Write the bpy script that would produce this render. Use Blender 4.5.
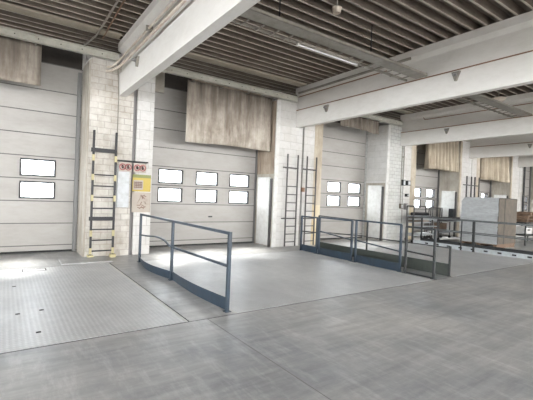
import bpy, bmesh, math, random
from mathutils import Matrix, Vector
random.seed(7)
S = bpy.context.scene
C = S.collection
for o in list(bpy.data.objects):
    bpy.data.objects.remove(o)

# ------------------------------------------------------------------ camera
F_PX, YAW, PITCH, ROLL, EYE = 375.8, 0.610857, -0.0111039, 0.0406158, 1.6
fw = Vector((math.sin(YAW)*math.cos(PITCH), math.cos(YAW)*math.cos(PITCH), math.sin(PITCH)))
r0 = Vector((math.cos(YAW), -math.sin(YAW), 0)); u0 = r0.cross(fw)
rt = math.cos(ROLL)*r0 + math.sin(ROLL)*u0
up = -math.sin(ROLL)*r0 + math.cos(ROLL)*u0
cd = bpy.data.cameras.new('camera'); cam = bpy.data.objects.new('camera', cd); C.objects.link(cam)
cd.sensor_width = 36; cd.lens = F_PX/533*36; cd.clip_end = 300
cam.matrix_world = Matrix(((rt.x, up.x, -fw.x, 0), (rt.y, up.y, -fw.y, 0), (rt.z, up.z, -fw.z, EYE), (0, 0, 0, 1)))
S.camera = cam

# ------------------------------------------------------------------ light and exposure
S.view_settings.view_transform = 'Standard'
S.view_settings.look = 'None'
S.view_settings.gamma = 1
S.view_settings.use_curve_mapping = False
S.view_settings.exposure = 0.56
w = bpy.data.worlds.new('sky'); S.world = w; w.use_nodes = True
bg = w.node_tree.nodes['Background']; bg.inputs[0].default_value = (0.95, 0.98, 1.0, 1); bg.inputs[1].default_value = 10.0

def area(name, loc, rot, sx, sy, power, col=(1, 1, 1)):
    l = bpy.data.lights.new(name, 'AREA'); l.shape = 'RECTANGLE'; l.size = sx; l.size_y = sy
    l.energy = power; l.color = col
    o = bpy.data.objects.new(name, l); C.objects.link(o); o.location = loc; o.rotation_euler = rot
    return o
R90 = math.radians(90)
HALL_W, HALL_E, HALL_S, HALL_N = -12.0, 46.0, -15.0, 10.8
CEIL = 5.12
sl = bpy.data.lights.new('sun', 'SUN'); sl.energy = 24.0; sl.angle = math.radians(26); sl.color = (1.0, 0.95, 0.88)
so = bpy.data.objects.new('sun', sl); C.objects.link(so)
SUN_DIR = Vector((-0.20, -0.70, -0.78)).normalized()          # the sun stands beyond the door wall
so.rotation_euler = SUN_DIR.to_track_quat('-Z', 'Y').to_euler()
SOUTH_WIN = [(-10+i*7.0, -4+i*7.0) for i in range(8)]      # unseen openings added behind the camera to light the hall
WEST_WIN = [(-13+i*6.0, -8+i*6.0) for i in range(4)]
for x0, x1 in SOUTH_WIN:
    area('fill_south', ((x0+x1)/2, HALL_S-0.05, 2.9), (R90, 0, 0), x1-x0, 2.9, 330, (1.0, 0.945, 0.88))  # added fill lamps outside the unseen rear openings
for y0, y1 in WEST_WIN:
    area('fill_west', (HALL_W-0.05, (y0+y1)/2, 2.9), (R90, 0, -R90), y1-y0, 2.9, 330, (0.93, 0.97, 1.0))  # added fill lamps outside the unseen left openings
ROOF_FILL = [(-2.5, -9.5), (8.5, -9.5), (19.5, -9.5), (30.5, -9.5)]  # unseen roof openings added to brighten the floor
for x, y in ROOF_FILL:
    area('fill_roof', (x, y, CEIL+0.32), (0, 0, 0), 3.6, 7.0, 520, (0.97, 0.98, 1.0))  # added fill lamps above the unseen roof openings

# ------------------------------------------------------------------ materials
def nt(name):
    m = bpy.data.materials.new(name); m.use_nodes = True
    t = m.node_tree; return m, t, t.nodes['Principled BSDF']
def N(t, typ, **kw):
    n = t.nodes.new(typ)
    for k, v in kw.items(): setattr(n, k, v)
    return n
def ramp(t, fac, stops):
    r = N(t, 'ShaderNodeValToRGB'); e = r.color_ramp.elements
    while len(e) < len(stops): e.new(0.5)
    for i, (p, c) in enumerate(stops):
        e[i].position = p; e[i].color = (c[0], c[1], c[2], 1) if not isinstance(c, float) else (c, c, c, 1)
    t.links.new(fac, r.inputs[0]); return r.outputs[0]
def mix(t, a, b, fac, mode='MIX'):
    m = N(t, 'ShaderNodeMix', data_type='RGBA', blend_type=mode)
    for s, v in ((m.inputs[6], a), (m.inputs[7], b), (m.inputs[0], fac)):
        if hasattr(v, 'is_output'): t.links.new(v, s)
        elif isinstance(v, (int, float)): s.default_value = v
        else: s.default_value = (*v, 1)
    return m.outputs[2]
def noise(t, vec, scale, detail=4, rough=0.6):
    n = N(t, 'ShaderNodeTexNoise'); n.inputs['Scale'].default_value = scale
    n.inputs['Detail'].default_value = detail; n.inputs['Roughness'].default_value = rough
    t.links.new(vec, n.inputs['Vector']); return n.outputs['Fac']
def coords(t, scale=(1, 1, 1)):
    g = N(t, 'ShaderNodeNewGeometry'); mp = N(t, 'ShaderNodeMapping'); mp.inputs['Scale'].default_value = scale
    t.links.new(g.outputs['Position'], mp.inputs['Vector']); return mp.outputs[0]
def bump(t, b, h, strength, dist=0.01):
    n = N(t, 'ShaderNodeBump'); n.inputs['Strength'].default_value = strength; n.inputs['Distance'].default_value = dist
    t.links.new(h, n.inputs['Height']); t.links.new(n.outputs[0], b.inputs['Normal'])

def paint(name, col, col2=None, rough=0.6, metal=0.0, scale=3.0, amount=0.5, stretch=(1, 1, 1), grime=0.7):
    m, t, b = nt(name)
    col2 = col2 or tuple(c*0.8 for c in col)
    f = noise(t, coords(t, stretch), scale, 6, 0.65)
    fr = ramp(t, f, [(0.5-0.25, 0.0), (0.5+0.25, 1.0)])
    mm = N(t, 'ShaderNodeMath', operation='MULTIPLY'); t.links.new(fr, mm.inputs[0]); mm.inputs[1].default_value = amount*2 if amount < .5 else 1
    g2 = noise(t, coords(t, stretch), 7.0, 7, 0.72)
    c = mix(t, mix(t, col, col2, mm.outputs[0]), ramp(t, g2, [(0.32, (0.74, 0.72, 0.69)), (0.55, (1, 1, 1))]), grime, 'MULTIPLY')
    t.links.new(c, b.inputs['Base Color'])
    b.inputs['Roughness'].default_value = rough; b.inputs['Metallic'].default_value = metal
    return m

def concrete():
    m, t, b = nt('screed'); v = coords(t)
    n1 = noise(t, v, 0.5, 10, 0.6); n2 = noise(t, v, 9.0, 8, 0.75); n3 = noise(t, coords(t, (0.5, 3.5, 1)), 1.7, 8, 0.72)
    n4 = noise(t, coords(t, (3.0, 0.6, 1)), 2.3, 8, 0.75)
    c = ramp(t, n1, [(0.35, (0.27, 0.28, 0.295)), (0.65, (0.54, 0.525, 0.50))])
    c = mix(t, c, ramp(t, n2, [(0.3, (0.72, 0.72, 0.73)), (0.7, (1.0, 1.0, 1.0))]), 0.6, 'MULTIPLY')
    c = mix(t, c, ramp(t, n3, [(0.38, (0.62, 0.62, 0.63)), (0.6, (1, 1, 1))]), 0.7, 'MULTIPLY')
    c = mix(t, c, ramp(t, n4, [(0.5, (0, 0, 0)), (0.75, (0.30, 0.30, 0.30))]), 0.55, 'ADD')
    t.links.new(c, b.inputs['Base Color'])
    rr = ramp(t, n1, [(0.3, 0.27), (0.7, 0.45)]); t.links.new(rr, b.inputs['Roughness'])
    b.inputs['Specular IOR Level'].default_value = 0.65
    bump(t, b, n2, 0.10, 0.006)
    return m
def checker_plate():
    m, t, b = nt('checker_plate'); v = coords(t)
    sp = N(t, 'ShaderNodeSeparateXYZ'); t.links.new(v, sp.inputs[0])
    def M(op, a, c):
        n = N(t, 'ShaderNodeMath', operation=op)
        for i, q in enumerate((a, c)):
            if q is None: continue
            if hasattr(q, 'is_output'): t.links.new(q, n.inputs[i])
            else: n.inputs[i].default_value = q
        return n.outputs[0]
    K = 60.0
    a = M('SINE', M('MULTIPLY', M('ADD', sp.outputs[0], sp.outputs[1]), K), None)
    d = M('SINE', M('MULTIPLY', M('SUBTRACT', sp.outputs[0], sp.outputs[1]), K), None)
    hr = ramp(t, M('MULTIPLY', a, d), [(0.1, 0.0), (0.5, 1.0)])
    n1 = noise(t, v, 0.7, 9, 0.62); n2 = noise(t, v, 8.0, 7, 0.75); n3 = noise(t, coords(t, (2.5, 0.7, 1)), 2.0, 8, 0.7)
    c = ramp(t, n1, [(0.3, (0.48, 0.485, 0.50)), (0.7, (0.68, 0.68, 0.68))])
    c = mix(t, c, ramp(t, n2, [(0.3, (0.72, 0.72, 0.73)), (0.7, (1, 1, 1))]), 0.6, 'MULTIPLY')
    c = mix(t, c, ramp(t, n3, [(0.35, (0.75, 0.75, 0.75)), (0.6, (1, 1, 1))]), 0.5, 'MULTIPLY')
    c = mix(t, c, (1.0, 1.0, 1.0), M('MULTIPLY', hr, 0.16))
    t.links.new(c, b.inputs['Base Color'])
    b.inputs['Metallic'].default_value = 0.25
    rr = ramp(t, n3, [(0.3, 0.32), (0.7, 0.48)]); t.links.new(rr, b.inputs['Roughness'])
    bump(t, b, hr, 0.3, 0.012)
    return m
def brick(name, c1, c2, mortar, stain=(0.30, 0.25, 0.20), bw=0.30, rh=0.145, stain_amt=0.8):
    m, t, b = nt(name); g = N(t, 'ShaderNodeNewGeometry')
    sp = N(t, 'ShaderNodeSeparateXYZ'); t.links.new(g.outputs['Position'], sp.inputs[0])
    ad = N(t, 'ShaderNodeMath', operation='ADD'); t.links.new(sp.outputs[0], ad.inputs[0]); t.links.new(sp.outputs[1], ad.inputs[1])
    cb = N(t, 'ShaderNodeCombineXYZ'); t.links.new(ad.outputs[0], cb.inputs[0]); t.links.new(sp.outputs[2], cb.inputs[1])
    bt = N(t, 'ShaderNodeTexBrick'); t.links.new(cb.outputs[0], bt.inputs['Vector'])
    bt.inputs['Color1'].default_value = (*c1, 1); bt.inputs['Color2'].default_value = (*c2, 1); bt.inputs['Mortar'].default_value = (*mortar, 1)
    bt.inputs['Scale'].default_value = 1; bt.inputs['Brick Width'].default_value = bw; bt.inputs['Row Height'].default_value = rh
    bt.inputs['Mortar Size'].default_value = 0.010; bt.inputs['Mortar Smooth'].default_value = 0.3; bt.inputs['Bias'].default_value = -0.2
    n1 = noise(t, coords(t, (1, 1, 0.6)), 1.3, 7, 0.68)
    n0 = noise(t, coords(t), 0.9, 8, 0.7)
    c = mix(t, bt.outputs['Color'], c1, ramp(t, n0, [(0.42, 0.0), (0.62, 0.75)]))      # limewash hides the joints in places
    c = mix(t, c, stain, ramp(t, n1, [(0.48, 0.0), (0.70, stain_amt)]))
    n2 = noise(t, g.outputs['Position'], 9, 5, 0.7)
    c = mix(t, c, ramp(t, n2, [(0.3, (0.8, 0.79, 0.77)), (0.6, (1, 1, 1))]), 0.6, 'MULTIPLY')
    t.links.new(c, b.inputs['Base Color']); b.inputs['Roughness'].default_value = 0.75
    iv = N(t, 'ShaderNodeMath', operation='SUBTRACT'); iv.inputs[0].default_value = 1; t.links.new(bt.outputs['Fac'], iv.inputs[1])
    bump(t, b, iv.outputs[0], 0.6, 0.01)
    return m
def streaked(name, light, dark, xs=9.0, ridge=0.0, top=None):
    """cloth or board with vertical dirt runs"""
    m, t, b = nt(name)
    n1 = noise(t, coords(t, (xs, xs, 0.7)), 1.0, 6, 0.7); n2 = noise(t, coords(t), 2.2, 6, 0.7)
    c = mix(t, light, dark, ramp(t, n1, [(0.42, 0.0), (0.68, 1.0)]))
    c = mix(t, c, dark, ramp(t, n2, [(0.45, 0.0), (0.75, 0.7)]))
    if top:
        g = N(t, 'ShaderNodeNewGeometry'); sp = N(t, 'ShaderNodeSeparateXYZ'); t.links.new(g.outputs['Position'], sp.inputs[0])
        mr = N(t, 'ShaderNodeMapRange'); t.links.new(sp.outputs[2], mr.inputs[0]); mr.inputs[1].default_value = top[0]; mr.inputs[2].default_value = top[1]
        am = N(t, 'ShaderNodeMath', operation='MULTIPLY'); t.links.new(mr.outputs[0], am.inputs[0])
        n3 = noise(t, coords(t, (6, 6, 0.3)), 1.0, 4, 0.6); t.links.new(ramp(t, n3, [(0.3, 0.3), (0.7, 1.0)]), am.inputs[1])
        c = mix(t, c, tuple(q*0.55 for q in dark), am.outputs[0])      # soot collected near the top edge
    t.links.new(c, b.inputs['Base Color']); b.inputs['Roughness'].default_value = 0.85
    return m
def plain(name, col, rough=0.5, metal=0.0):
    m, t, b = nt(name); f = noise(t, coords(t), 20, 3)
    t.links.new(mix(t, col, tuple(q*0.85 for q in col), f), b.inputs['Base Color'])
    b.inputs['Roughness'].default_value = rough; b.inputs['Metallic'].default_value = metal
    return m
def glass():
    m, t, b = nt('window_acrylic')
    tr = N(t, 'ShaderNodeBsdfTransparent'); tr.inputs[0].default_value = (0.95, 0.97, 0.98, 1)
    gl = N(t, 'ShaderNodeBsdfGlossy'); gl.inputs['Roughness'].default_value = 0.1
    mx = N(t, 'ShaderNodeMixShader'); mx.inputs[0].default_value = 0.06
    t.links.new(tr.outputs[0], mx.inputs[1]); t.links.new(gl.outputs[0], mx.inputs[2])
    t.links.new(mx.outputs[0], t.nodes['Material Output'].inputs[0])
    return m

MAT = dict(
    floor=concrete(), plate=checker_plate(), glass=glass(),
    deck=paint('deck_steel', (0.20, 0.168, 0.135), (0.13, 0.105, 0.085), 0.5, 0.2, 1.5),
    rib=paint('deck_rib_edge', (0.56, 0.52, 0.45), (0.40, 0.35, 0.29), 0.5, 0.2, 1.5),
    purlin=paint('purlin_steel', (0.40, 0.36, 0.29), (0.30, 0.26, 0.20), 0.6),
    brick=brick('whitewashed_brick', (0.56, 0.54, 0.50), (0.47, 0.44, 0.40), (0.36, 0.335, 0.30)),
    brick_grey=brick('pale_grey_brick', (0.53, 0.535, 0.52), (0.45, 0.46, 0.445), (0.29, 0.30, 0.285), (0.40, 0.37, 0.31), 0.28, 0.14, 0.3),
    block=brick('whitewashed_block', (0.56, 0.55, 0.535), (0.50, 0.49, 0.47), (0.43, 0.42, 0.40), (0.5, 0.46, 0.40), 0.5, 0.24, 0.35),
    beam=paint('white_beam_paint', (0.66, 0.64, 0.61), (0.58, 0.555, 0.52), 0.55, 0, 1.2, stretch=(1, 0.4, 1), grime=0.3),
    beam_web=paint('grey_beam_paint', (0.64, 0.62, 0.59), (0.56, 0.53, 0.495), 0.6, 0, 1.0, stretch=(1, 0.4, 1), grime=0.3),
    eave=paint('eave_steel', (0.50, 0.49, 0.43), (0.38, 0.37, 0.32), 0.55, 0, 2.0),
    door=paint('door_panel', (0.375, 0.362, 0.345), (0.30, 0.285, 0.265), 0.4, 0.0, 1.2, stretch=(0.5, 0.5, 1.5), grime=0.25),
    seam=plain('door_seam', (0.12, 0.115, 0.11), 0.7),
    dframe=plain('dark_window_frame', (0.035, 0.035, 0.04), 0.6),
    rubber=plain('black_rubber', (0.02, 0.02, 0.02), 0.8),
    dark=paint('near_black_void', (0.035, 0.028, 0.025), (0.02, 0.018, 0.016), 0.8),
    jamb=streaked('stained_jamb', (0.42, 0.39, 0.34), (0.26, 0.23, 0.19), 3.0),
    jamb_brown=streaked('brown_stained_board', (0.40, 0.33, 0.26), (0.20, 0.15, 0.11), 5.0),
    track=plain('galvanised_track', (0.20, 0.20, 0.20), 0.45, 0.5),
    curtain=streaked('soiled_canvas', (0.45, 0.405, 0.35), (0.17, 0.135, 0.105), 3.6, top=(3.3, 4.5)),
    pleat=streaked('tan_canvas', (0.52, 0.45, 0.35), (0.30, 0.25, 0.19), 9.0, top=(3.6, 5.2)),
    blue=paint('blue_rail_paint', (0.022, 0.043, 0.068), (0.022, 0.030, 0.042), 0.4, 0.1, 6.0),
    bluedark=paint('dark_rail_paint', (0.014, 0.019, 0.024), (0.022, 0.021, 0.019), 0.6, 0.0, 6.0),
    moss=paint('soiled_kickboard', (0.05, 0.06, 0.05), (0.022, 0.026, 0.022), 0.6, 0, 7.0),
    railgrey=paint('worn_grey_rail', (0.12, 0.135, 0.145), (0.07, 0.07, 0.068), 0.45, 0.2, 5.0),
    black=plain('black_steel', (0.02, 0.02, 0.023), 0.5, 0.2),
    ladder=plain('dark_steel', (0.07, 0.065, 0.065), 0.5, 0.3),
    yellow=paint('yellow_band', (0.55, 0.50, 0.30), (0.42, 0.36, 0.20), 0.6, 0, 8),
    sunlit_strip=streaked('sunlit_plaster', (0.62, 0.56, 0.42), (0.50, 0.40, 0.24), 3.0),
    cream=streaked('cream_plaster', (0.52, 0.46, 0.37), (0.30, 0.25, 0.19), 3.0),
    white=paint('white_panel', (0.62, 0.62, 0.60), (0.53, 0.52, 0.50), 0.5, 0, 2),
    greycab=paint('grey_cabinet', (0.50, 0.52, 0.54), (0.44, 0.46, 0.47), 0.5, 0, 2),
    pipe=plain('grey_downpipe', (0.22, 0.21, 0.21), 0.5, 0.2),
    pipew=paint('painted_pipe', (0.66, 0.62, 0.56), (0.46, 0.36, 0.27), 0.5, 0.1, 5),
    rust=paint('rusty_pipe', (0.30, 0.17, 0.10), (0.20, 0.12, 0.08), 0.6, 0.2, 5),
    zinc=paint('zinc_tray', (0.29, 0.27, 0.235), (0.19, 0.175, 0.15), 0.45, 0.3, 5),
    lamp=plain('lamp_diffuser', (0.6, 0.6, 0.6), 0.3),
    red=plain('red_print', (0.28, 0.07, 0.07), 0.5),
    yel=plain('yellow_print', (0.45, 0.34, 0.06), 0.5),
    green=plain('green_print', (0.20, 0.22, 0.07), 0.5),
    paper=paint('faded_paper', (0.46, 0.42, 0.37), (0.30, 0.25, 0.21), 0.6, 0, 7),
    brown=paint('brown_print', (0.25, 0.16, 0.12), (0.18, 0.12, 0.10), 0.6, 0, 10),
    foil=paint('grey_foil', (0.44, 0.46, 0.47), (0.33, 0.34, 0.35), 0.35, 0.1, 3, stretch=(1, 1, 4)),
    cardboard=paint('brown_side', (0.135, 0.11, 0.085), (0.07, 0.06, 0.05), 0.7, 0, 3),
    wood=paint('pallet_wood', (0.20, 0.13, 0.085), (0.12, 0.08, 0.055), 0.75, 0, 6),
    kerb=paint('pale_kerb', (0.45, 0.48, 0.50), (0.34, 0.36, 0.38), 0.5, 0, 4),
    hole=plain('dark_gap', (0.02, 0.02, 0.02), 0.9),
    wall=paint('hall_plaster', (0.66, 0.64, 0.60), (0.56, 0.54, 0.50), 0.8, 0, 0.6),
    asphalt=paint('yard_asphalt', (0.30, 0.30, 0.30), (0.24, 0.24, 0.24), 0.9, 0, 2),
)

# ------------------------------------------------------------------ helpers
def box(bm, x0, x1, y0, y1, z0, z1):
    v = [bm.verts.new((x, y, z)) for x in (x0, x1) for y in (y0, y1) for z in (z0, z1)]
    for f in ((0, 1, 3, 2), (4, 6, 7, 5), (0, 4, 5, 1), (2, 3, 7, 6), (0, 2, 6, 4), (1, 5, 7, 3)):
        bm.faces.new([v[i] for i in f])
def tube(bm, pts, r, seg=8):
    pts = [Vector(p) for p in pts]; rings = []
    for i, p in enumerate(pts):
        a = pts[max(i-1, 0)]; b = pts[min(i+1, len(pts)-1)]; d = (b-a).normalized()
        u = d.orthogonal() if i == 0 else (pu - d*pu.dot(d))
        u.normalize(); pu = u; v = d.cross(u)
        rings.append([bm.verts.new(p + (u*math.cos(2*math.pi*k/seg) + v*math.sin(2*math.pi*k/seg))*r) for k in range(seg)])
    for a, b in zip(rings, rings[1:]):
        for k in range(seg): bm.faces.new((a[k], a[(k+1) % seg], b[(k+1) % seg], b[k]))
    bm.faces.new(rings[0][::-1]); bm.faces.new(rings[-1])
def bar(bm, p, q, w, h=None):
    """square bar from p to q"""
    h = h or w; p = Vector(p); q = Vector(q); d = (q-p).normalized()
    s = Vector((0, 0, 1)) if abs(d.z) < 0.9 else Vector((0, 1, 0))
    a = d.cross(s).normalized()*w/2; b = a.cross(d).normalized()*h/2
    v = [bm.verts.new(o+e) for o in (p, q) for e in (a+b, a-b, -a-b, -a+b)]
    for f in ((0, 1, 2, 3), (7, 6, 5, 4), (0, 4, 5, 1), (1, 5, 6, 2), (2, 6, 7, 3), (3, 7, 4, 0)):
        bm.faces.new([v[i] for i in f])
def prism(bm, prof, axis, a, b):
    """closed profile in the plane across the axis, extruded from a to b"""
    def P(u, v, s): return (s, u, v) if axis == 'x' else (u, s, v) if axis == 'y' else (u, v, s)
    A = [bm.verts.new(P(u, v, a)) for u, v in prof]; B = [bm.verts.new(P(u, v, b)) for u, v in prof]
    n = len(prof)
    for i in range(n): bm.faces.new((A[i], A[(i+1) % n], B[(i+1) % n], B[i]))
    bm.faces.new(A[::-1]); bm.faces.new(B)
def obj(name, bm, mat, parent=None, bevel=0.0, smooth=False):
    bmesh.ops.recalc_face_normals(bm, faces=bm.faces)
    me = bpy.data.meshes.new(name); bm.to_mesh(me); bm.free()
    if smooth:
        for p in me.polygons: p.use_smooth = True
    me.materials.append(MAT[mat]); o = bpy.data.objects.new(name, me); C.objects.link(o)
    if parent: o.parent = parent; o.matrix_parent_inverse = parent.matrix_world.inverted()
    if bevel:
        md = o.modifiers.new('bevel', 'BEVEL'); md.width = bevel; md.segments = 2
    return o
def tag(o, label, cat, group=None):
    o['label'] = label; o['category'] = cat
    if group: o['group'] = group
    return o
def struct(o): o['kind'] = 'structure'; return o
def thing(name, label, cat, loc=(0, 0, 0), group=None):
    o = bpy.data.objects.new(name, None); C.objects.link(o); o.location = loc
    o.matrix_world = Matrix.Translation(loc)
    return tag(o, label, cat, group)
def boxes(name, bs, mat, parent=None, bevel=0.0):
    bm = bmesh.new()
    for b in bs: box(bm, *b)
    return obj(name, bm, mat, parent, bevel)
def each(name, bs, mat, parent=None, bevel=0.0):
    for b in bs: boxes(name, [b], mat, parent, bevel)
def tubes(name, ts, mat, parent=None, seg=8):
    bm = bmesh.new()
    for pts, r in ts: tube(bm, pts, r, seg)
    return obj(name, bm, mat, parent, smooth=False)

# ------------------------------------------------------------------ the hall
FRONT = 4.33      # front edge line of the loading pits
bx = 5.5
# floor with the pit openings closed by steel plates: slab pieces around them share one mesh
PITS = [(-2.9, 1.94), (2.60, 7.34), (8.10, 12.86), (13.60, 18.36)]
PY1 = 8.62
fl = bmesh.new()
def quad(bm, x0, x1, y0, y1, z=0.0):
    bm.faces.new([bm.verts.new(p) for p in ((x0, y0, z), (x1, y0, z), (x1, y1, z), (x0, y1, z))])
box(fl, HALL_W, HALL_E, HALL_S, FRONT, -0.3, 0)
box(fl, HALL_W, HALL_E, PY1, HALL_N+0.2, -0.3, 0)
xs = [HALL_W] + [v for p in PITS for v in p] + [HALL_E]
for i in range(0, len(xs), 2): box(fl, xs[i], xs[i+1], FRONT, PY1, -0.3, 0)
box(fl, HALL_W, HALL_E, FRONT, PY1, -0.35, -0.3)
struct(obj('floor', fl, 'floor'))
# saw-cut joints in the screed
struct(boxes('trim_1', [(2.17, 2.179, -14.9, FRONT-0.01, -0.001, 0.0015)], 'pipe'))
struct(boxes('trim_2', [(HALL_W, HALL_E, FRONT-0.018, FRONT-0.009, -0.001, 0.0015)], 'hole'))

PL = ['steel checker plate platform in front of the left door, nearest the camera at left',
      'steel checker plate platform between the two blue railings, before the six-pane door',
      'steel checker plate platform behind the second railing, before the four-pane door',
      'far steel checker plate platform behind the railing beside the foil-wrapped load']
for i, (a, b) in enumerate(PITS):
    t = thing('dock_leveller', PL[i], 'dock platform', ((a+b)/2, FRONT, 0), 'dock platforms')
    boxes('deck_plate', [(a+0.03, b-0.055, FRONT+0.02, PY1-0.02, -0.3, 0.0)], 'plate', t)
    each('edge_angle', [(a, a+0.03, FRONT, PY1, -0.3, 0.004), (b-0.055, b-0.02, FRONT, PY1, -0.3, 0.004)], 'white', t)
    boxes('edge_gap', [(b-0.018, b-0.002, FRONT, PY1, -0.3, 0.0015)], 'hole', t)
    if i == 0:
        boxes('hatch_frame', [(0.32, 0.72, 8.28, 8.30, 0, 0.004), (0.32, 0.72, 8.50, 8.52, 0, 0.004), (0.32, 0.34, 8.28, 8.52, 0, 0.004), (0.70, 0.72, 8.28, 8.52, 0, 0.004)], 'dframe', t)
        for x, y in ((0.16, 5.55), (0.42, 5.60), (0.33, 4.75), (0.15, 7.1), (-0.4, 5.6)):
            boxes('lifting_slot', [(x, x+0.05, y, y+0.04, 0.0, 0.004)], 'hole', t)
tag(boxes('floor_slab', [(1.02, 2.02, 8.72, 9.44, 0, 0.03)], 'floor', bevel=0.01), 'low pale concrete slab on the floor at the foot of the striped wall ladder', 'slab')

# walls behind and beside the camera, with unseen openings added to let light in
def banded(axis, fixed0, fixed1, lo, hi, wins, z0, z1):
    bm = bmesh.new()
    def B(a, b, c, d):
        if axis == 'x': box(bm, a, b, fixed0, fixed1, c, d)
        else: box(bm, fixed0, fixed1, a, b, c, d)
    B(lo, hi, 0, z0); B(lo, hi, z1, CEIL+0.3)
    e = [lo] + [v for wv in wins for v in wv] + [hi]
    for i in range(0, len(e), 2): B(e[i], e[i+1], z0, z1)
    return bm
struct(obj('wall_south', banded('x', HALL_S-0.3, HALL_S, HALL_W, HALL_E, SOUTH_WIN, 1.45, 4.35), 'wall'))
struct(obj('wall_west', banded('y', HALL_W-0.3, HALL_W, HALL_S, HALL_N, WEST_WIN, 1.45, 4.35), 'wall'))
struct(boxes('wall_east', [(HALL_E, HALL_E+0.3, HALL_S, HALL_N, 0, CEIL+0.3)], 'wall'))

# ceiling: trapezoidal steel deck running along X
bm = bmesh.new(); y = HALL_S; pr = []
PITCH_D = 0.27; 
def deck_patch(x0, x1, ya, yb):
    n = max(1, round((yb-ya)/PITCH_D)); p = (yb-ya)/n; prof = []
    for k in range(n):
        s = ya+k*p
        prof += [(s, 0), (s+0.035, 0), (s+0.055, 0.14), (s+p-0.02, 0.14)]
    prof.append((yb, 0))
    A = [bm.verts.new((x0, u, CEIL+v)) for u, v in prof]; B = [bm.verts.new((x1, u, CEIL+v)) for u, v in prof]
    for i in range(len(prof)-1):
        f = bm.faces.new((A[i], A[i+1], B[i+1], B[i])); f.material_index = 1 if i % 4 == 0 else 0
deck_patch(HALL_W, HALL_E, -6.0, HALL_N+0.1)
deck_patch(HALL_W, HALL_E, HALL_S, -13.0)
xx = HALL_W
for x, _ in ROOF_FILL + [(HALL_E+1.8, 0)]:
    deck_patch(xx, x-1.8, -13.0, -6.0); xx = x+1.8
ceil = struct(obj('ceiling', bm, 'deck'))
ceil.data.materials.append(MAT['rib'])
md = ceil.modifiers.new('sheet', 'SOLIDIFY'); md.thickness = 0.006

# door wall: piers with doors between
DOORX = [(-2.60, 1.62), (3.05, 7.08), (8.55, 12.60), (14.05, 18.08), (19.55, 23.58), (25.05, 29.1)]
PW0 = [-3.95, 1.58, 6.95, 12.42, 17.93, 23.43, 28.95, 34.45]
bm = bmesh.new()
box(bm, HALL_W, HALL_E, HALL_N-0.02, HALL_N+0.2, 4.62, CEIL+0.3)
box(bm, HALL_W, -2.6, HALL_N-0.02, HALL_N+0.2, 0, 4.62); box(bm, 29.1, HALL_E, HALL_N-0.02, HALL_N+0.2, 0, 4.62)
for i in range(len(DOORX)-1): box(bm, DOORX[i][1], DOORX[i+1][0], HALL_N-0.02, HALL_N+0.2, 0, 4.62)
struct(obj('wall_north', bm, 'dark'))  # near-black colour stands in for the shaded void above the doors

SEC = [0.0, 0.17, 0.71, 1.25, 1.79, 2.33, 2.87, 3.41, 3.95, 4.60]
YD = 10.62
for di, (a, b) in enumerate(DOORX):
    bm = bmesh.new(); boxes_later = []
    rx = 0.44 if di else 0.29
    wx = [rx-5.5+5.5*di + k*1.165 + (3.17 if di else 3.17) for k in range(3)]
    wins = [(x+0.04, x+0.72, z, z+0.35) for x in wx for z in (1.34, 1.88)]
    for k in range(len(SEC)-1):
        z0, z1 = SEC[k]+0.012+(0.03 if k == 0 else 0), SEC[k+1]-0.012
        ws = [w_ for w_ in wins if z0 < w_[2] < z1]
        if not ws: box(bm, a, b, YD, YD+0.05, z0, z1)
        else:
            wz0, wz1 = ws[0][2], ws[0][3]
            box(bm, a, b, YD, YD+0.05, z0, wz0); box(bm, a, b, YD, YD+0.05, wz1, z1)
            e = [a]+[v for w_ in ws for v in w_[:2]]+[b]
            for j in range(0, len(e), 2): box(bm, e[j], e[j+1], YD, YD+0.05, wz0, wz1)
        boxes_later.append((a, b, YD+0.008, YD+0.05, SEC[k+1]-0.012, SEC[k+1]+0.012))
    d = struct(obj('door_%d' % (di+1), bm, 'door'))
    each('panel_joint', boxes_later, 'seam', d)
    boxes('bottom_seal', [(a, b, YD-0.01, YD+0.05, 0.0, 0.045)], 'rubber', d)
    for (x0, x1, z0, z1) in wins:
        f = boxes('window_frame', [(x0-0.035, x1+0.035, YD-0.015, YD+0.055, z0-0.035, z0+0.005), (x0-0.03, x1+0.03, YD-0.015, YD+0.055, z1-0.005, z1+0.035),
                                   (x0-0.035, x0+0.005, YD-0.015, YD+0.055, z0, z1), (x1-0.005, x1+0.035, YD-0.015, YD+0.055, z0, z1)], 'dframe', d)
        boxes('window_pane', [(x0, x1, YD+0.02, YD+0.03, z0, z1)], 'glass', f)
    boxes('guide_track', [(a-0.01, a+0.09, YD-0.10, YD-0.005, 0, 4.5)], 'track', d)
    boxes('guide_track', [(b-0.16, b-0.08, YD-0.10, YD-0.005, 0, 4.5)], 'track', d)
    if di == 1: boxes('door_handle', [(5.25, 5.37, YD-0.03, YD, 0.86, 0.90)], 'dframe', d)

struct(boxes('trim_3', [(HALL_W-20, HALL_E+20, HALL_N+0.25, 60, -0.4, -0.05)], 'asphalt'))     # the yard outside the doors

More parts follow.
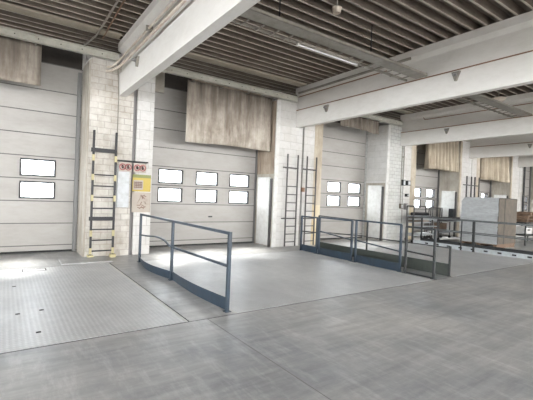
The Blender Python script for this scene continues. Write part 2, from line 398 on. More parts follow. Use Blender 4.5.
PIERL = [None, 'whitewashed brick pier carrying the striped ladder, right of the two-pane door',
         'white blockwork pier with two dark ladders side by side in the middle of the hall',
         'pale grey brick pier with small switch boxes, right of the four-pane door',
         'narrow pier behind the foil-wrapped load, with two dark ladders',
         'far white pier with black vertical pipe at the right edge', None, None]
YP = 9.5
for k, x in enumerate(PW0):
    lab = PIERL[k] or ('wall pier beyond the left edge of the picture' if k == 0 else 'wall pier far off beyond the right edge of the picture, number %d onwards' % (k-5))
    if k in (0, 6, 7) : lab = ['white wall pier past the left picture edge', 'white wall pier just past the right picture edge', 'farthest white wall pier past the right picture edge'][{0: 0, 6: 1, 7: 2}[k]]
    t = thing('wall_pier', lab, 'pier', (x+0.8, YP, 0), 'brick piers between the doors')
    bl = 'brick_grey' if k == 3 else ('brick' if k == 1 else 'block')
    boxes('brickwork', [(x, x+(0.98 if k == 1 else 1.05), YP, HALL_N-0.03, 0, 4.63)], bl, t)
    boxes('brickwork', [(x+(1.08 if k == 1 else 1.14), x+(1.50 if k == 1 else 1.60), YP+0.02, HALL_N-0.03, 0, 4.63)], 'block', t)
    boxes('recessed_strip', [(x+(0.98 if k == 1 else 1.05), x+(1.08 if k == 1 else 1.14), YP+0.10, HALL_N-0.03, 0, 4.63)], 'pipe', t)
    boxes('upper_wall', [(x, x+1.6, YP+0.75, HALL_N-0.03, 4.63, CEIL)], 'block', t)
    if k in (2, 3, 4):
        boxes('corner_strip', [(x+1.60, x+2.0, YP+0.05, YP+0.40, 0, 1.35)], 'sunlit_strip', t)  # sunlight on the lower strip is put into its brighter, yellower colour
        boxes('corner_strip', [(x+1.60, x+2.0, YP+0.05, YP+0.40, 1.35, 4.60)], 'cream', t)
    boxes('jamb_lining', [(x-0.03, x, YP+0.03, YD-0.12, 0, 2.3)], 'jamb', t)
    boxes('jamb_lining', [(x-0.03, x, YP+0.03, YD-0.12, 2.3, 4.60)], 'jamb_brown' if k == 2 else ('block' if k == 3 else 'jamb'), t)
    if k != 1:
        boxes('edge_strip', [(x-0.035, x+0.10, YP-0.02, YP+0.03, 0, 4.60)], 'cream' if k > 3 else 'white', t)
GU = ['between the pier with two ladders and the six-pane door', 'between the grey brick pier and the four-pane door', 'left of the foil-wrapped load, beside the far door',
      'at the farthest visible door']
for j, k in enumerate((2, 3, 4, 5)):
    x = PW0[k]
    g = thing('track_guard', 'tall narrow white guard panel ' + GU[j], 'guard panel', (x-0.1, 10.0, 0), 'white guard panels beside the doors')
    boxes('panel', [(x-0.10, x-0.035, 9.66, 10.32, 0.04, 2.2)], 'white', g, 0.008)
    boxes('edge_shadow', [(x-0.09, x-0.031, 9.585, 9.655, 0.0, 2.15)], 'ladder', g)  # dark strip added in place of the shadow beside the panel

# roof beams
BL = ['slim white roof beam past the left picture edge', 'slim white roof beam with two painted pipes, crossing the upper left',
      'slim white roof beam crossing the middle, over the pier with two ladders', 'slim white roof beam over the pale grey brick pier',
      'white roof beam over the pier behind the foil-wrapped load', 'white roof beam at the far right wall', 'far white roof beam past the right picture edge', 'farthest white roof beam past the right picture edge']
BX = [2.2+bx*(k-1) for k in range(8)]
for k, x in enumerate(BX):
    t = thing('roof_beam', BL[k], 'beam', (x, YP, 3.85), 'white roof beams')
    bm = bmesh.new(); prism(bm, [(x, 3.85), (x+0.17, 3.85), (x+0.19, 3.87), (x+0.19, 4.38), (x, 4.38)], 'y', HALL_S, YP+0.02); obj('lower_flange', bm, 'beam', t)
    bm = bmesh.new(); prism(bm, [(x+0.05, 4.38), (x+0.14, 4.38), (x+0.14, 4.86), (x+0.05, 4.86)], 'y', HALL_S, YP+0.02); obj('web', bm, 'beam_web', t)
    bm = bmesh.new(); prism(bm, [(x+0.05, 4.86), (x+0.14, 4.86), (x+0.24, 4.94), (x+0.24, CEIL-0.02), (x-0.05, CEIL-0.02), (x-0.05, 4.94)], 'y', HALL_S, YP+0.02); obj('top_flange', bm, 'beam_web', t)
# eave channels between the beams
for k in range(-1, 7):
    x0 = 2.2+bx*k+0.2; x1 = x0+bx-0.26
    if k == -1: x0, x1 = -3.05, 2.14
    labs = {-1: 'long pale steel channel above the two-pane door', 0: 'pale steel channel above the six-pane door and its canvas sheet', 1: 'pale steel channel above the four-pane door',
            2: 'pale steel channel above the door behind the metal trolleys', 3: 'pale steel channel above the far door with a tan pleated curtain'}
    t = tag(boxes('eave_channel', [(x0, x1, YP-0.11, YP-0.04, 4.64, 4.80), (x0, x1, YP-0.16, YP-0.11, 4.785, 4.80), (x0, x1, YP-0.16, YP-0.11, 4.64, 4.655)], 'eave'),
            labs.get(k, 'pale steel channel on the far wall past the picture edge'), 'steel channel', 'steel channels over the doors')
    z = x0+0.2
    while z < x1-0.1 and k < 3:
        boxes('bolt', [(z, z+0.02, YP-0.118, YP-0.109, 4.71, 4.73)], 'dark', t); z += 0.42
    # purlin under the deck
    tag(boxes('purlin', [(x0-0.15, x1-0.06, 8.9, 9.16, CEIL-0.05, CEIL-0.008)], 'purlin'), 'flat tan roof strip under the deck, ' + {-1: 'left of the beam with pipes', 0: 'above the six-pane door', 1: 'above the four-pane door', 2: 'behind the third beam'}.get(k, 'far bay past the picture'), 'purlin', 'roof purlins')

tag(boxes('cover_board', [(3.02, 3.66, 10.50, 10.56, 4.40, CEIL-0.02)], 'jamb'), 'narrow stained board closing the upper left corner over the six-pane door', 'board')
tag(boxes('cover_board', [(14.10, 17.84, 10.50, 10.56, 4.10, CEIL-0.02)], 'jamb'), 'stained board over the door behind the metal trolleys', 'board')
tag(boxes('cover_board', [(19.6, 23.34, 10.50, 10.56, 4.10, CEIL-0.02)], 'jamb'), 'stained board behind the farthest tan curtain', 'board')
tag(boxes('cover_board', [(4.50, 7.05, 10.50, 10.56, 4.55, CEIL-0.02)], 'jamb_brown'), 'brown stained board behind the large canvas sheet over the six-pane door', 'board')

# ------------------------------------------------------------------ canvas sheets
def sheet(x0, x1, y, z0, z1, mat, label, wave=0.03, freq=6.0, sag=0.0, seed=0):
    rnd = random.Random(seed); bm = bmesh.new(); n = int((x1-x0)*(freq*5))+8; m = 10
    ph = [rnd.uniform(0, 6) for _ in range(4)]
    g = []
    for i in range(n+1):
        u = x0+(x1-x0)*i/n; col = []
        for j in range(m+1):
            s = j/m; zz = z1+(z0-z1)*s - sag*s*math.sin(u*2.1+ph[0])
            yy = y - wave*(0.4+0.6*s)*(math.sin(u*freq*2*math.pi+ph[1])+0.4*math.sin(u*freq*3.3+ph[2]))
            col.append(bm.verts.new((u, yy, zz)))
        g.append(col)
    for i in range(n):
        for j in range(m): bm.faces.new((g[i][j], g[i+1][j], g[i+1][j+1], g[i][j+1]))
    o = obj('canvas_curtain', bm, mat, smooth=True)
    md = o.modifiers.new('cloth', 'SOLIDIFY'); md.thickness = 0.008
    for i in range(4):
        xx = x0+0.1+(x1-x0-0.23)*i/3; boxes('hanging_hook', [(xx, xx+0.03, YP-0.038, y+0.01, z1-0.06, z1-0.03)], 'zinc', o)
    return tag(o, label, 'curtain', 'canvas sheets over the doors')
sheet(-2.8, 0.60, 9.66, 3.82, 4.70, 'curtain', 'soiled brown canvas sheet hanging over the top of the two-pane door', 0.02, 1.2, 0.02, 1)
sheet(4.00, 6.84, 9.66, 3.00, 4.66, 'curtain', 'large soiled grey-brown canvas sheet hanging over the six-pane door', 0.018, 1.3, 0.02, 2)
sheet(9.85, 12.0, 9.66, 4.22, 4.70, 'curtain', 'short brown fringe of canvas above the four-pane door', 0.04, 3.0, 0.04, 3)
sheet(15.3, 17.85, 9.68, 3.12, 4.80, 'pleat', 'tan pleated canvas curtain behind the metal trolleys, left of the far pier', 0.14, 3.6, 0.02, 4)
sheet(20.2, 23.3, 9.68, 2.92, 4.80, 'pleat', 'farthest tan pleated curtain, above the foil-wrapped load', 0.15, 3.0, 0.02, 5)

# ------------------------------------------------------------------ railings
def post(x, y, h, t, mat='blue', w=0.045):
    p = boxes('post', [(x-w/2, x+w/2, y-w/2, y+w/2, 0, h)], mat, t)
    boxes('foot_plate', [(x-w, x+w, y-w, y+w, 0, 0.008)], mat, p)
def rail(pts, t, mat='blue', name='top_rail', w=0.04, h=0.04):
    bm = bmesh.new()
    for p, q in zip(pts, pts[1:]):
        e = (Vector(q)-Vector(p)).normalized()*0.006
        bar(bm, Vector(p)-e, Vector(q)+e, w, h)
    return obj(name, bm, mat, t)
def kick(x, ys, zs, bow, t, mat='blue', z0=0.0):
    bm = bmesh.new(); n = 14; rows = []
    for i in range(n+1):
        s = i/n; y = ys[0]+(ys[1]-ys[0])*s
        zt = zs[0]+(zs[1]-zs[0])*s
        xo = x+bow*math.sin(math.pi*s)
        rows.append([bm.verts.new(p) for p in ((xo-0.004, y, z0), (xo+0.004, y, z0), (xo+0.004+bow*0.3, y, zt), (xo-0.004+bow*0.3, y, zt))])
    for a, b in zip(rows, rows[1:]):
        for k in range(4): bm.faces.new((a[k], a[(k+1) % 4], b[(k+1) % 4], b[k]))
    bm.faces.new(rows[0]); bm.faces.new(rows[-1][::-1])
    return obj('kick_plate', bm, mat, t)
RX = 2.54
t = thing('guard_railing', 'near blue steel guard railing with a bent middle rail, left of the big floor plate', 'railing', (RX, 6.5, 0), 'guard railings beside the dock platforms')
for y in (4.46, 6.55, 8.50): post(RX, y, 1.07, t)
rail([(RX, 4.44, 1.07), (RX, 6.55, 1.07), (RX, 8.52, 1.07)], t)
rail([(RX, 4.46, 0.62), (RX, 6.55, 0.60)], t, name='middle_rail', w=0.03, h=0.035)
rail([(RX, 6.55, 0.60), (RX+0.01, 6.8, 0.62), (RX+0.03, 7.05, 0.665), (RX+0.03, 7.3, 0.68), (RX+0.03, 7.6, 0.675), (RX+0.01, 8.0, 0.64), (RX, 8.5, 0.61)], t, name='middle_rail', w=0.03, h=0.03)
kick(RX+0.03, (4.46, 6.55), (0.18, 0.16), -0.06, t); kick(RX+0.03, (6.55, 8.5), (0.16, 0.16), -0.14, t)

RX = 7.40
t = thing('guard_railing', 'blue steel guard railing in several panels, before the four-pane door', 'railing', (RX, 6.5, 0), 'guard railings beside the dock platforms')
segs = [(8.66, 7.98), (7.88, 6.66), (6.52, 5.20), (5.06, 4.38)]
for i, (a, b) in enumerate(segs):
    mt = 'blue' if i < 3 else 'bluedark'; h = (1.03, 1.05, 1.07, 1.04)[i]
    post(RX, a, h, t, mt); post(RX, b, h, t, mt)
    rail([(RX, a, h), (RX, b, h)], t, mt)
    rail([(RX, a, (0.58, 0.66, 0.56, 0.50)[i]), (RX, b, (0.60, 0.55, 0.46, 0.47)[i])], t, mt if i else 'bluedark', 'middle_rail', 0.03, 0.03)
    if i < 3: kick(RX+0.03, (b, a), (0.19, 0.19), -0.03, t)
    else: rail([(RX, a, 0.02), (RX, b, 0.02)], t, mt, 'bottom_rail', 0.03, 0.03)
RX = 8.04
t = thing('guard_railing', 'dark railing with a soiled kickboard, just behind the several-panel blue railing', 'railing', (RX, 6.5, 0), 'guard railings beside the dock platforms')
for y, h in ((8.6, 1.05), (6.7, 1.02), (4.40, 0.66)): post(RX, y, h, t, 'bluedark', 0.035)
rail([(RX, 8.6, 1.05), (RX, 6.7, 1.02)], t, 'bluedark', w=0.03, h=0.03)
rail([(RX, 8.6, 0.55), (RX, 6.7, 0.62)], t, 'bluedark', 'middle_rail', 0.025, 0.025)
rail([(RX, 6.7, 0.60), (RX, 4.40, 0.62)], t, 'bluedark', 'middle_rail', 0.025, 0.025)
kick(RX, (4.42, 8.6), (0.27, 0.25), -0.02, t, 'moss')
RX = 12.95
t = thing('guard_railing', 'grey steel railing over a pale perforated kerb, in front of the foil-wrapped load', 'railing', (RX, 6.0, 0), 'guard railings beside the dock platforms')
for y in (8.6, 6.72, 6.30, 4.40): post(RX, y, 1.03, t, 'bluedark', 0.05 if y != 6.72 else 0.03)
rail([(RX, 8.62, 1.03), (RX, 4.38, 1.03)], t, 'railgrey', w=0.04, h=0.04)
rail([(RX, 8.62, 0.60), (RX, 4.38, 0.60)], t, 'railgrey', 'middle_rail', 0.03, 0.03)
kk = boxes('kick_plate', [(RX+0.04, RX+0.05, 4.38, 8.6, 0, 0.15)], 'kerb', t)
each('kerb_slot', [(RX+0.034, RX+0.041, 4.6+i*0.42, 4.72+i*0.42, 0.05, 0.10) for i in range(9)], 'hole', kk)
RX = 13.54
t = thing('guard_railing', 'farther dark railing close against the foil-wrapped load', 'railing', (RX, 6.0, 0), 'guard railings beside the dock platforms')
for y in (8.6, 6.62, 4.40): post(RX, y, 1.03, t, 'bluedark', 0.045)
rail([(RX, 8.62, 1.03), (RX, 4.38, 1.03)], t, 'railgrey', w=0.035, h=0.035)
rail([(RX, 8.62, 0.60), (RX, 4.38, 0.60)], t, 'railgrey', 'middle_rail', 0.03, 0.03)
kick(RX, (4.40, 8.6), (0.20, 0.20), 0, t, 'bluedark')

# ------------------------------------------------------------------ wall ladders
RUNG = [0.16, 0.41, 0.66, 1.15, 1.41, 1.67, 1.93]
def wall_ladder(x0, x1, label, mat, striped, ext, w=0.035, ytop=2.95):
    Y = 9.38
    t = thing('wall_ladder', label, 'ladder', ((x0+x1)/2, YP, 0), 'ladders on the piers')
    for x in (x0, x1):
        r = boxes('side_rail', [(x-w/2, x+w/2, Y-w/2, Y+w/2, 0.02, ytop)], mat, t)
        if striped:
            for z in (0.09, 0.50, 1.32, 1.80, 2.25): boxes('yellow_band', [(x-w/2-0.004, x+w/2+0.004, Y-w/2-0.004, Y+w/2+0.004, z, z+0.14)], 'yellow', r)
            boxes('foot_block', [(x-0.06, x+0.06, Y-0.08, Y+0.08, 0, 0.07)], 'yellow', r)
    for z in RUNG: boxes('rung', [(x0, x1, Y-0.012, Y+0.012, z-0.015, z+0.015)], mat, t)
    for z in (0.91, 2.50 if striped else 2.52):
        hh = 0.045 if striped else 0.02
        boxes('wall_bracket', [(x0-ext, x1+0.02, Y-0.02, Y+0.02, z-hh, z+hh), (x0, x0+0.03, Y, YP+0.01, z-0.02, z+0.02), (x1-0.03, x1, Y, YP+0.01, z-0.02, z+0.02)], mat, t)
wall_ladder(1.67, 2.16, 'black wall ladder with yellow bands on the whitewashed brick pier at left', 'black', True, 0.05, 0.045)
wall_ladder(7.33, 7.75, 'left one of the two dark ladders on the white middle pier', 'ladder', False, 0.16)
wall_ladder(8.14, 8.55, 'right one of the two dark ladders on the white middle pier', 'ladder', False, 0.16)
wall_ladder(18.36, 18.80, 'left one of the two ladders rising behind the foil-wrapped load', 'ladder', False, 0.3, 0.05)
wall_ladder(19.14, 19.56, 'right one of the two ladders rising behind the foil-wrapped load', 'ladder', False, 0.3, 0.05)

# ------------------------------------------------------------------ pier fittings
t = thing('wall_cabinet', 'flat pale grey wall cabinet right of the striped ladder', 'cabinet', (2.35, 9.49, 1.2), None)
boxes('body', [(2.22, 2.50, 9.41, 9.50, 1.18, 2.18)], 'greycab', t, 0.006)
boxes('door', [(2.235, 2.485, 9.402, 9.412, 1.20, 2.16)], 'greycab', t)
tag(boxes('shelf_bar', [(2.20, 2.92, 9.34, 9.50, 2.285, 2.315)], 'bluedark'), 'thin dark bar over the two red and white sign plates', 'bar')
def sign(x0, x1, z0, z1, label, seed):
    t = thing('sign_plate', label, 'sign', ((x0+x1)/2, 9.39, z0), 'red and white sign plates')
    boxes('plate', [(x0, x1, 9.37, 9.385, z0, z1)], 'paper', t)
    h = z1-z0; cz = (z0+z1)/2
    for j in range(2):
        cx = x0+(x1-x0)*(0.28+0.44*j); bm = bmesh.new(); n = 20; R = h*0.36; r = h*0.25
        vs = [[bm.verts.new((cx+q*math.cos(2*math.pi*i/n), yy, cz+q*math.sin(2*math.pi*i/n))) for i in range(n)] for q, yy in ((R, 9.366), (r, 9.366))]
        for i in range(n): bm.faces.new((vs[0][i], vs[0][(i+1) % n], vs[1][(i+1) % n], vs[1][i]))
        bar(bm, (cx-r*0.7, 9.366, cz+r*0.7), (cx+r*0.7, 9.366, cz-r*0.7), 0.004, 0.02)
        obj('red_ring', bm, 'red', t)
        boxes('pictogram', [(cx-0.02, cx+0.015, 9.364, 9.369, cz-0.04, cz+0.05), (cx-0.03, cx+0.03, 9.364, 9.369, cz-0.01, cz+0.012)], 'dark', t)
sign(2.24, 2.53, 2.04, 2.27, 'small white sign plate with red rings, left one under the dark bar', 1)
sign(2.58, 2.88, 2.04, 2.27, 'small white sign plate with red rings, right one under the dark bar', 2)
t = thing('warning_notice', 'yellow notice with a white text field on the pier beside the first railing', 'notice', (2.8, 9.5, 1.6))
boxes('sheet', [(2.60, 3.05, 9.500, 9.512, 1.58, 2.00)], 'yel', t)
boxes('green_edge', [(2.60, 3.05, 9.495, 9.499, 1.92, 2.00)], 'green', t)
boxes('text_field', [(2.62, 2.86, 9.494, 9.499, 1.62, 1.86)], 'paper', t)
boxes('printed_lines', [(2.64, 2.83, 9.490, 9.4935, z, z+0.025) for z in (1.67, 1.71, 1.75, 1.79)] + [(2.645+0.045*i, 2.655+0.045*i, 9.490, 9.4935, 1.66, 1.82) for i in range(5)], 'brown', t)
t = thing('wall_poster', 'faded poster with brown drawing under the yellow notice', 'poster', (2.8, 9.5, 1.08))
boxes('sheet', [(2.60, 3.06, 9.500, 9.512, 1.06, 1.56)], 'paper', t)
bm = bmesh.new(); rr = random.Random(3)
for i in range(16):
    px, pz = 2.70+rr.random()*0.24, 1.16+rr.random()*0.32
    a = rr.random()*3.14; L = 0.05+rr.random()*0.07
    bar(bm, (px-L*math.cos(a)/2, 9.497-0.0002*i, pz-L*math.sin(a)/2), (px+L*math.cos(a)/2, 9.497-0.0002*i, pz+L*math.sin(a)/2), 0.003, 0.02)
obj('drawing', bm, 'brown', t)
tag(boxes('junction_box', [(8.02, 8.12, 9.42, 9.50, 1.78, 1.92)], 'rust', bevel=0.005), 'small red-brown box between the two ladders on the middle pier', 'junction box')
# small devices on the grey brick pier
for i, (x, z, w_, h_, l) in enumerate(((13.36, 2.25, 0.17, 0.24, 'dark switch box high on the grey brick pier, left of its neighbour'), (13.68, 2.27, 0.20, 0.20, 'dark switch box high on the grey brick pier, right of its neighbour'),
                                    (13.66, 1.80, 0.12, 0.12, 'single tiny dark box below the pair on the grey brick pier'),
                                    (13.28, 1.30, 0.16, 0.20, 'lower left reddish switch on the grey brick pier'), (13.62, 1.26, 0.14, 0.26, 'lower right grey switch on the grey brick pier'))):
    s = tag(boxes('switch_box', [(x, x+w_, 9.40, 9.52 if x > 13.5 else 9.50, z, z+h_)], 'cardboard' if i == 3 else ('pipe' if i == 4 else 'bluedark'), bevel=0.008), l, 'switch', 'switches on the grey brick pier')
    boxes('cover', [(x+0.03, x+w_-0.03, 9.392, 9.401, z+0.03, z+h_-0.03)], 'greycab', s)
# pipes and conduits on walls and beams
def pipe(name, pts, r, mat, label, cat='pipe', group=None, clips=()):
    o = tag(tubes(name, [(pts, r)], mat), label, cat, group)
    for c in clips: boxes('pipe_clip', [c], 'zinc', o)
    return o
pipe('conduit', [(2.19, 9.44, 2.32), (2.19, 9.44, 3.9), (2.14, 9.44, 4.6)], 0.012, 'zinc', 'thin grey conduit running up the brick pier above the striped ladder')
pipe('conduit', [(13.42, 9.45, 2.5), (13.42, 9.45, 4.6)], 0.02, 'zinc', 'vertical conduit on the grey brick pier above its switches', clips=((13.38, 13.46, 9.43, 9.50, 3.4, 3.44),))
pipe('conduit', [(13.30, 9.46, 1.5), (13.30, 9.46, 4.5)], 0.014, 'zinc', 'thinner conduit left of the switch pair on the grey brick pier')
pipe('downpipe', [(24.95, 9.42, 0), (24.95, 9.42, 4.6)], 0.055, 'bluedark', 'dark vertical pipe on the far white pier at the right edge', clips=((24.88, 25.02, 9.40, 9.50, 4.3, 4.5),))
pipe('beam_pipe', [(1.88, 9.44, 4.36), (1.98, 9.42, 4.38), (2.06, 9.34, 4.43), (2.12, 9.2, 4.46), (2.13, 9.0, 4.46), (2.13, -8, 4.47)], 0.030, 'pipew', 'thick painted pipe with a bend, on the ledge of the upper-left beam', group='pipes on the upper-left beam')
pipe('beam_pipe', [(1.90, 9.44, 4.46), (2.02, 9.42, 4.50), (2.10, 9.3, 4.58), (2.16, 9.1, 4.66), (2.17, 8.8, 4.68), (2.17, -8, 4.68)], 0.022, 'pipew', 'thinner rust-flecked pipe above the thick one on the upper-left beam', group='pipes on the upper-left beam',
     clips=((2.12, 2.26, 7.2, 7.24, 4.63, 4.73), (2.12, 2.26, 5.2, 5.24, 4.63, 4.73)))
pipe('beam_pipe', [(7.68, 9.48, 4.39), (7.69, -8, 4.39)], 0.014, 'rust', 'thin rusty pipe along the ledge of the middle beam')
pipe('beam_pipe', [(13.19, 9.48, 4.39), (13.19, -8, 4.39)], 0.014, 'rust', 'thin rusty pipe along the ledge of the beam over the grey brick pier')
pipe('beam_pipe', [(13.18, 8.5, 4.86), (13.18, 8.45, 4.78), (13.18, 8.3, 4.77), (13.18, -8, 4.77)], 0.014, 'rust', 'rusty pipe with a hooked end high on the beam over the grey brick pier')
pipe('beam_pipe', [(18.69, 9.48, 4.39), (18.69, -8, 4.39)], 0.014, 'rust', 'thin rusty pipe along the ledge of the far beam behind the curtains')
pipe('beam_pipe', [(7.60, 9.3, 4.90), (7.60, 5.3, 4.90)], 0.035, 'zinc', 'grey pipe high beside the middle beam, ending near the cable tray')
pipe('beam_pipe', [(7.66, 9.4, 4.80), (7.66, 6.0, 4.80)], 0.016, 'rust', 'dark thin pipe under the grey pipe beside the middle beam')
pipe('ceiling_conduit', [(1.46, 10.4, 5.05), (1.62, 9.2, 5.05), (1.60, -4, 5.05)], 0.022, 'zinc', 'silver conduit under the ceiling left of the beam with pipes')
pipe('ceiling_conduit', [(1.78, 9.4, 5.08), (1.70, 6.5, 5.08), (1.70, -4, 5.08)], 0.016, 'rust', 'rusty conduit under the ceiling next to the silver one')
# triangular brackets on the beams
for (x, y, z, l) in ((2.2, 7.95, 4.27, 'small grey bracket on the upper-left beam below the pipes, near the wall'), (2.2, 4.15, 4.15, 'small grey bracket on the upper-left beam at the top picture edge'),
                     (7.7, 8.1, 4.25, 'small grey bracket on the middle beam near its wall end'), (7.7, 4.25, 4.28, 'small dark bracket on the middle beam right of the cable tray'),
                     (13.2, 7.55, 4.25, 'small grey bracket on the beam over the grey brick pier'), (18.7, 6.9, 4.25, 'small grey bracket on the far beam above the foil-wrapped load')):
    bm = bmesh.new(); prism(bm, [(y-0.09, z+0.07), (y+0.09, z+0.07), (y+0.02, z-0.12), (y-0.02, z-0.12)], 'x', x-0.05, x-0.001)
    o = obj('beam_bracket', bm, 'zinc'); tag(o, l, 'bracket', 'brackets on the beams')
    boxes('arm', [(x-0.12, x-0.05, y-0.03, y+0.03, z-0.02, z+0.02)], 'pipe', o)

# cable tray resting on the lower flanges
def tray(x0, x1, label):
    t = thing('cable_tray', label, 'cable tray', ((x0+x1)/2, 5.0, 4.4), 'cable trays between the beams')
    boxes('tray_bed', [(x0, x1, 4.86, 5.14, 4.39, 4.396), (x0, x1, 4.86, 4.866, 4.39, 4.45), (x0, x1, 5.134, 5.14, 4.39, 4.45)], 'zinc', t)
    boxes('side_rail', [(x0, x1, 5.36, 5.39, 4.385, 4.43)], 'zinc', t)
    n = int((x1-x0)/0.30)
    for i in range(n): boxes('crosspiece', [(x0+0.1+0.30*i, x0+0.13+0.30*i, 5.13, 5.40, 4.375, 4.389)], 'zinc', t)
tray(2.40, 7.60, 'pale metal cable tray between the upper-left beam and the middle beam')
tray(7.93, 13.22, 'metal cable tray between the middle beam and the beam over the grey brick pier')
for x, y, l in ((3.72, 5.15, 'black hanger rod over the cable tray, nearer the upper-left beam'), (6.05, 5.15, 'black hanger rod over the cable tray, nearer the middle beam')):
    o = tag(tubes('hanger_rod', [([(x, y, 4.39), (x, y, CEIL+0.05)], 0.012)], 'black'), l, 'hanger', 'hanger rods')
def strip(x0, x1, y, z, label):
    t = thing('strip_light', label, 'light', ((x0+x1)/2, y, z), 'strip lights')
    boxes('housing', [(x0, x1, y-0.035, y+0.035, z+0.02, z+0.06)], 'zinc', t)
    tubes('tube', [([(x0+0.03, y, z), (x1-0.03, y, z)], 0.016)], 'lamp', t)
    for x in (x0, x1-0.03): boxes('end_cap', [(x, x+0.03, y-0.02, y+0.02, z-0.02, z+0.02)], 'white', t)
strip(4.20, 5.75, 5.24, 4.305, 'white strip light fixed beside the cable tray')
# small ceiling devices
def detector(x, y, z, r, label):
    bm = bmesh.new(); bmesh.ops.create_cone(bm, cap_ends=True, segments=20, radius1=r*0.7, radius2=r, depth=0.09, matrix=Matrix.Translation((x, y, z)))
    o = obj('ceiling_detector', bm, 'pipew'); tag(o, label, 'detector', 'round ceiling devices')
    boxes('mount', [(x-r*1.1, x+r*1.1, y-0.03, y+0.03, z+0.045, z+0.06)], 'zinc', o); tubes('stem', [([(x, y, z+0.05), (x, y, CEIL+0.02)], 0.015)], 'zinc', o)
detector(4.75, 4.85, 4.93, 0.09, 'small round beige device hanging from the ceiling in the middle bay')
detector(12.55, 5.55, 4.88, 0.22, 'flat round pale lamp under the ceiling, near the beam over the grey brick pier')

# ------------------------------------------------------------------ goods at the right
t = thing('wrapped_load', 'tall load wrapped in grey foil with a brown front, behind the railing', 'wrapped load', (15.6, 7.0, 0))
boxes('pallet', [(14.85, 16.35, 6.40+dy, 6.40+dy+0.12, 0.004, 0.12) for dy in (0, 0.6, 1.2)] + [(14.84, 16.36, 6.39, 7.73, 0.12, 0.15)], 'wood', t)
bm = bmesh.new(); nx, ny, nz = 2, 14, 18; rr = random.Random(5)
def surf(fn, nu, nv):
    g = [[bm.verts.new(fn(i/nu, j/nv)) for j in range(nv+1)] for i in range(nu+1)]
    for i in range(nu):
        for j in range(nv): bm.faces.new((g[i][j], g[i+1][j], g[i+1][j+1], g[i][j+1]))
def load_pt(u, v):
    y = 6.38+1.36*u; z = 0.15+1.72*v
    rnd = max(0, u-0.88)/0.12; z -= 0.16*rnd**2*v**6
    return (14.83-0.015*math.sin(9*v+4*u)-0.01*math.sin(31*v+3*u), y, z)
surf(load_pt, 14, 24)
surf(lambda u, v: (lambda p: (p[0]+1.52*v, p[1], p[2]))(load_pt(u, 1)), 14, 2)
surf(lambda u, v: (lambda p: (16.35, p[1], p[2]))(load_pt(u, v)), 14, 2)
surf(lambda u, v: (14.83+1.52*u, 7.74, 0.15+(1.72-0.16)*v), 2, 2)
bmesh.ops.remove_doubles(bm, verts=bm.verts, dist=0.002)
obj('foil_cover', bm, 'foil', t, smooth=False)
boxes('front_face', [(14.84, 16.34, 6.37, 6.40, 0.16, 1.85)], 'cardboard', t)
boxes('strap', [(15.3, 15.33, 6.362, 6.37, 0.15, 1.86)], 'moss', t)

def trolley(x0, x1, y0, y1, label, levels, top, darkshelf=None, mid=None):
    t = thing('metal_trolley', label, 'trolley', ((x0+x1)/2, (y0+y1)/2, 0), 'metal trolleys and work tables')
    for x in (x0, x1):
        for y in (y0, y1): tubes('upright', [([(x, y, 0.12), (x, y, top)], 0.025)], 'ladder', t)
    for x in (x0, x1):
        for y in (y0, y1):
            bm = bmesh.new(); bmesh.ops.create_cone(bm, cap_ends=True, segments=14, radius1=0.06, radius2=0.06, depth=0.03, matrix=Matrix.Translation((x, y, 0.06)) @ Matrix.Rotation(R90, 4, 'Y'))
            box(bm, x-0.03, x+0.03, y-0.015, y+0.015, 0.10, 0.14); obj('castor', bm, 'rubber', t)
    for z in levels: boxes('shelf', [(x0, x1, y0, y1, z-0.02, z+0.01)], 'kerb', t)
    for q in [([(x0, y, top), (x1, y, top)], 0.022) for y in (y0, y1)] + [([(x, y0, top), (x, y1, top)], 0.022) for x in (x0, x1)]: tubes('frame_bar', [q], 'ladder', t)
    return t
trolley(13.62, 14.95, 9.02, 9.34, 'tall open metal trolley frame in front of the far four-pane door', (0.30, 0.75, 1.02), 1.42)
trolley(13.12, 14.85, 8.72, 8.95, 'lower metal trolley standing left of the tall one, by the grey brick pier', (0.28, 0.62, 0.92), 1.0)
trolley(15.10, 16.95, 8.8, 9.35, 'grey metal work table with a dark rim beside the white guard panel', (0.35, 0.82), 0.88)
trolley(15.55, 16.45, 9.47, 9.56, 'narrow upright metal frame behind the work table', (0.25,), 1.36)
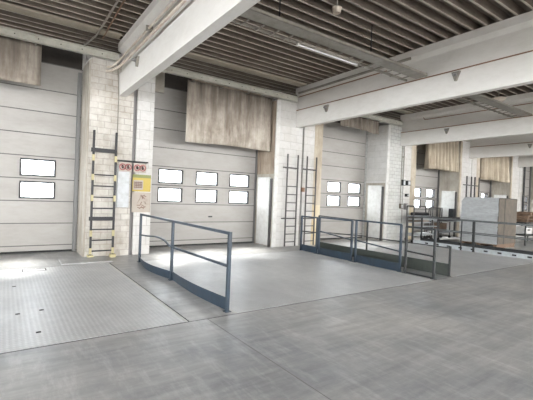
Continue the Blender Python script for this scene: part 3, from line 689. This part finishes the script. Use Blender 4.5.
for i, (x0, x1, y0, y1, z0, z1, m, l) in enumerate((
    (13.75, 14.85, 9.05, 9.35, 1.04, 1.16, 'black', 'long dark roll lying across the tall metal trolley'),
    (13.72, 14.18, 9.05, 9.38, 0.77, 0.98, 'cardboard', 'brown carton on the tall trolley shelf, left one'),
    (14.35, 14.75, 9.05, 9.38, 0.77, 0.94, 'paper', 'pale carton on the tall trolley shelf, right one'),
    (15.2, 16.85, 8.84, 8.96, 0.832, 0.99, 'black', 'dark rail lying along the front of the grey work table'),
    (15.4, 15.9, 8.9, 9.2, 0.37, 0.72, 'wood', 'brown box under the grey work table'),
    (16.60, 16.85, 9.05, 9.25, 0.89, 1.36, 'bluedark', 'dark upright device on the right end of the work table'))):
    if i == 0:
        bm = bmesh.new(); tube(bm, [(x0, 9.2, 1.10), (x0+0.3, 9.19, 1.105), (x1-0.3, 9.21, 1.10), (x1, 9.2, 1.10)], 0.07, 14); tube(bm, [(x0-0.03, 9.2, 1.10), (x0, 9.2, 1.10)], 0.03, 10); o = obj('roll', bm, m)
        tag(o, l, 'roll')
    else:
        o = tag(boxes(('', 'carton', 'carton', 'metal_rail', 'wooden_box', 'device')[i], [(x0, x1, y0, y1, z0, z1)], m, bevel=0.01), l, ('', 'box', 'box', 'rail', 'box', 'device')[i])
        if i in (1, 2, 4): boxes('lid_flap', [(x0+0.01, (x0+x1)/2-0.005, y0+0.01, y1-0.01, z1, z1+0.008), ((x0+x1)/2+0.005, x1-0.01, y0+0.01, y1-0.01, z1, z1+0.008)], m, o)
        if i == 5: boxes('head', [(x0-0.05, x0+0.06, y0-0.06, y0+0.02, z1-0.16, z1-0.06)], 'black', o)

# pallet goods right of the load
t = thing('metal_trolley', 'flat steel trolley at the right picture edge carrying stacked boards', 'trolley', (18.2, 6.9, 0), 'metal trolleys and work tables')
for x in (17.3, 20.0):
    for y in (6.4, 7.3): tubes('upright', [([(x, y, 0.004), (x, y, 0.90)], 0.03)], 'bluedark', t)
boxes('shelf', [(17.25, 20.05, 6.35, 7.35, 0.90, 0.95)], 'bluedark', t); boxes('shelf', [(17.25, 20.05, 6.35, 7.35, 0.40, 0.44)], 'bluedark', t)
for i, l in enumerate(('white plastic crate on the lower shelf of the right-edge trolley, left', 'white plastic crate on the lower shelf of the right-edge trolley, middle', 'white plastic crate on the lower shelf of the right-edge trolley, right')):
    x = 17.4+i*0.85
    o = tag(boxes('plastic_crate', [(x, x+0.7, 6.45, 7.1, 0.44, 0.47), (x, x+0.7, 6.45, 6.48, 0.44, 0.72), (x, x+0.7, 7.07, 7.1, 0.44, 0.72), (x, x+0.03, 6.45, 7.1, 0.44, 0.72), (x+0.67, x+0.7, 6.45, 7.1, 0.44, 0.72)], 'white'), l, 'crate', 'white crates')
    boxes('handle_slot', [(x+0.22, x+0.48, 6.443, 6.45, 0.60, 0.66)], 'dframe', o)
for i, (dx, z) in enumerate(((0, 0.95), (0.08, 1.09), (0.3, 1.23))):
    t = thing('wooden_pallet', ('bottom', 'middle', 'top')[i] + ' wooden pallet of the stack on the right-edge trolley', 'pallet', (18.2+dx, 6.9, z), 'stacked wooden pallets')
    x0 = 17.5+dx
    each('deck_board', [(x0, x0+1.2, 6.42+j*0.17, 6.54+j*0.17, z+0.11, z+0.13) for j in range(5)], 'wood', t)
    each('bearer', [(x0+j*0.54, x0+j*0.54+0.1, 6.42, 7.22, z, z+0.11) for j in range(3)], 'wood', t)
o = tag(boxes('wooden_box', [(19.05, 19.9, 6.45, 7.1, 0.95, 1.25)], 'cardboard', bevel=0.01), 'brown box beside the pallet stack at the right picture edge', 'box')
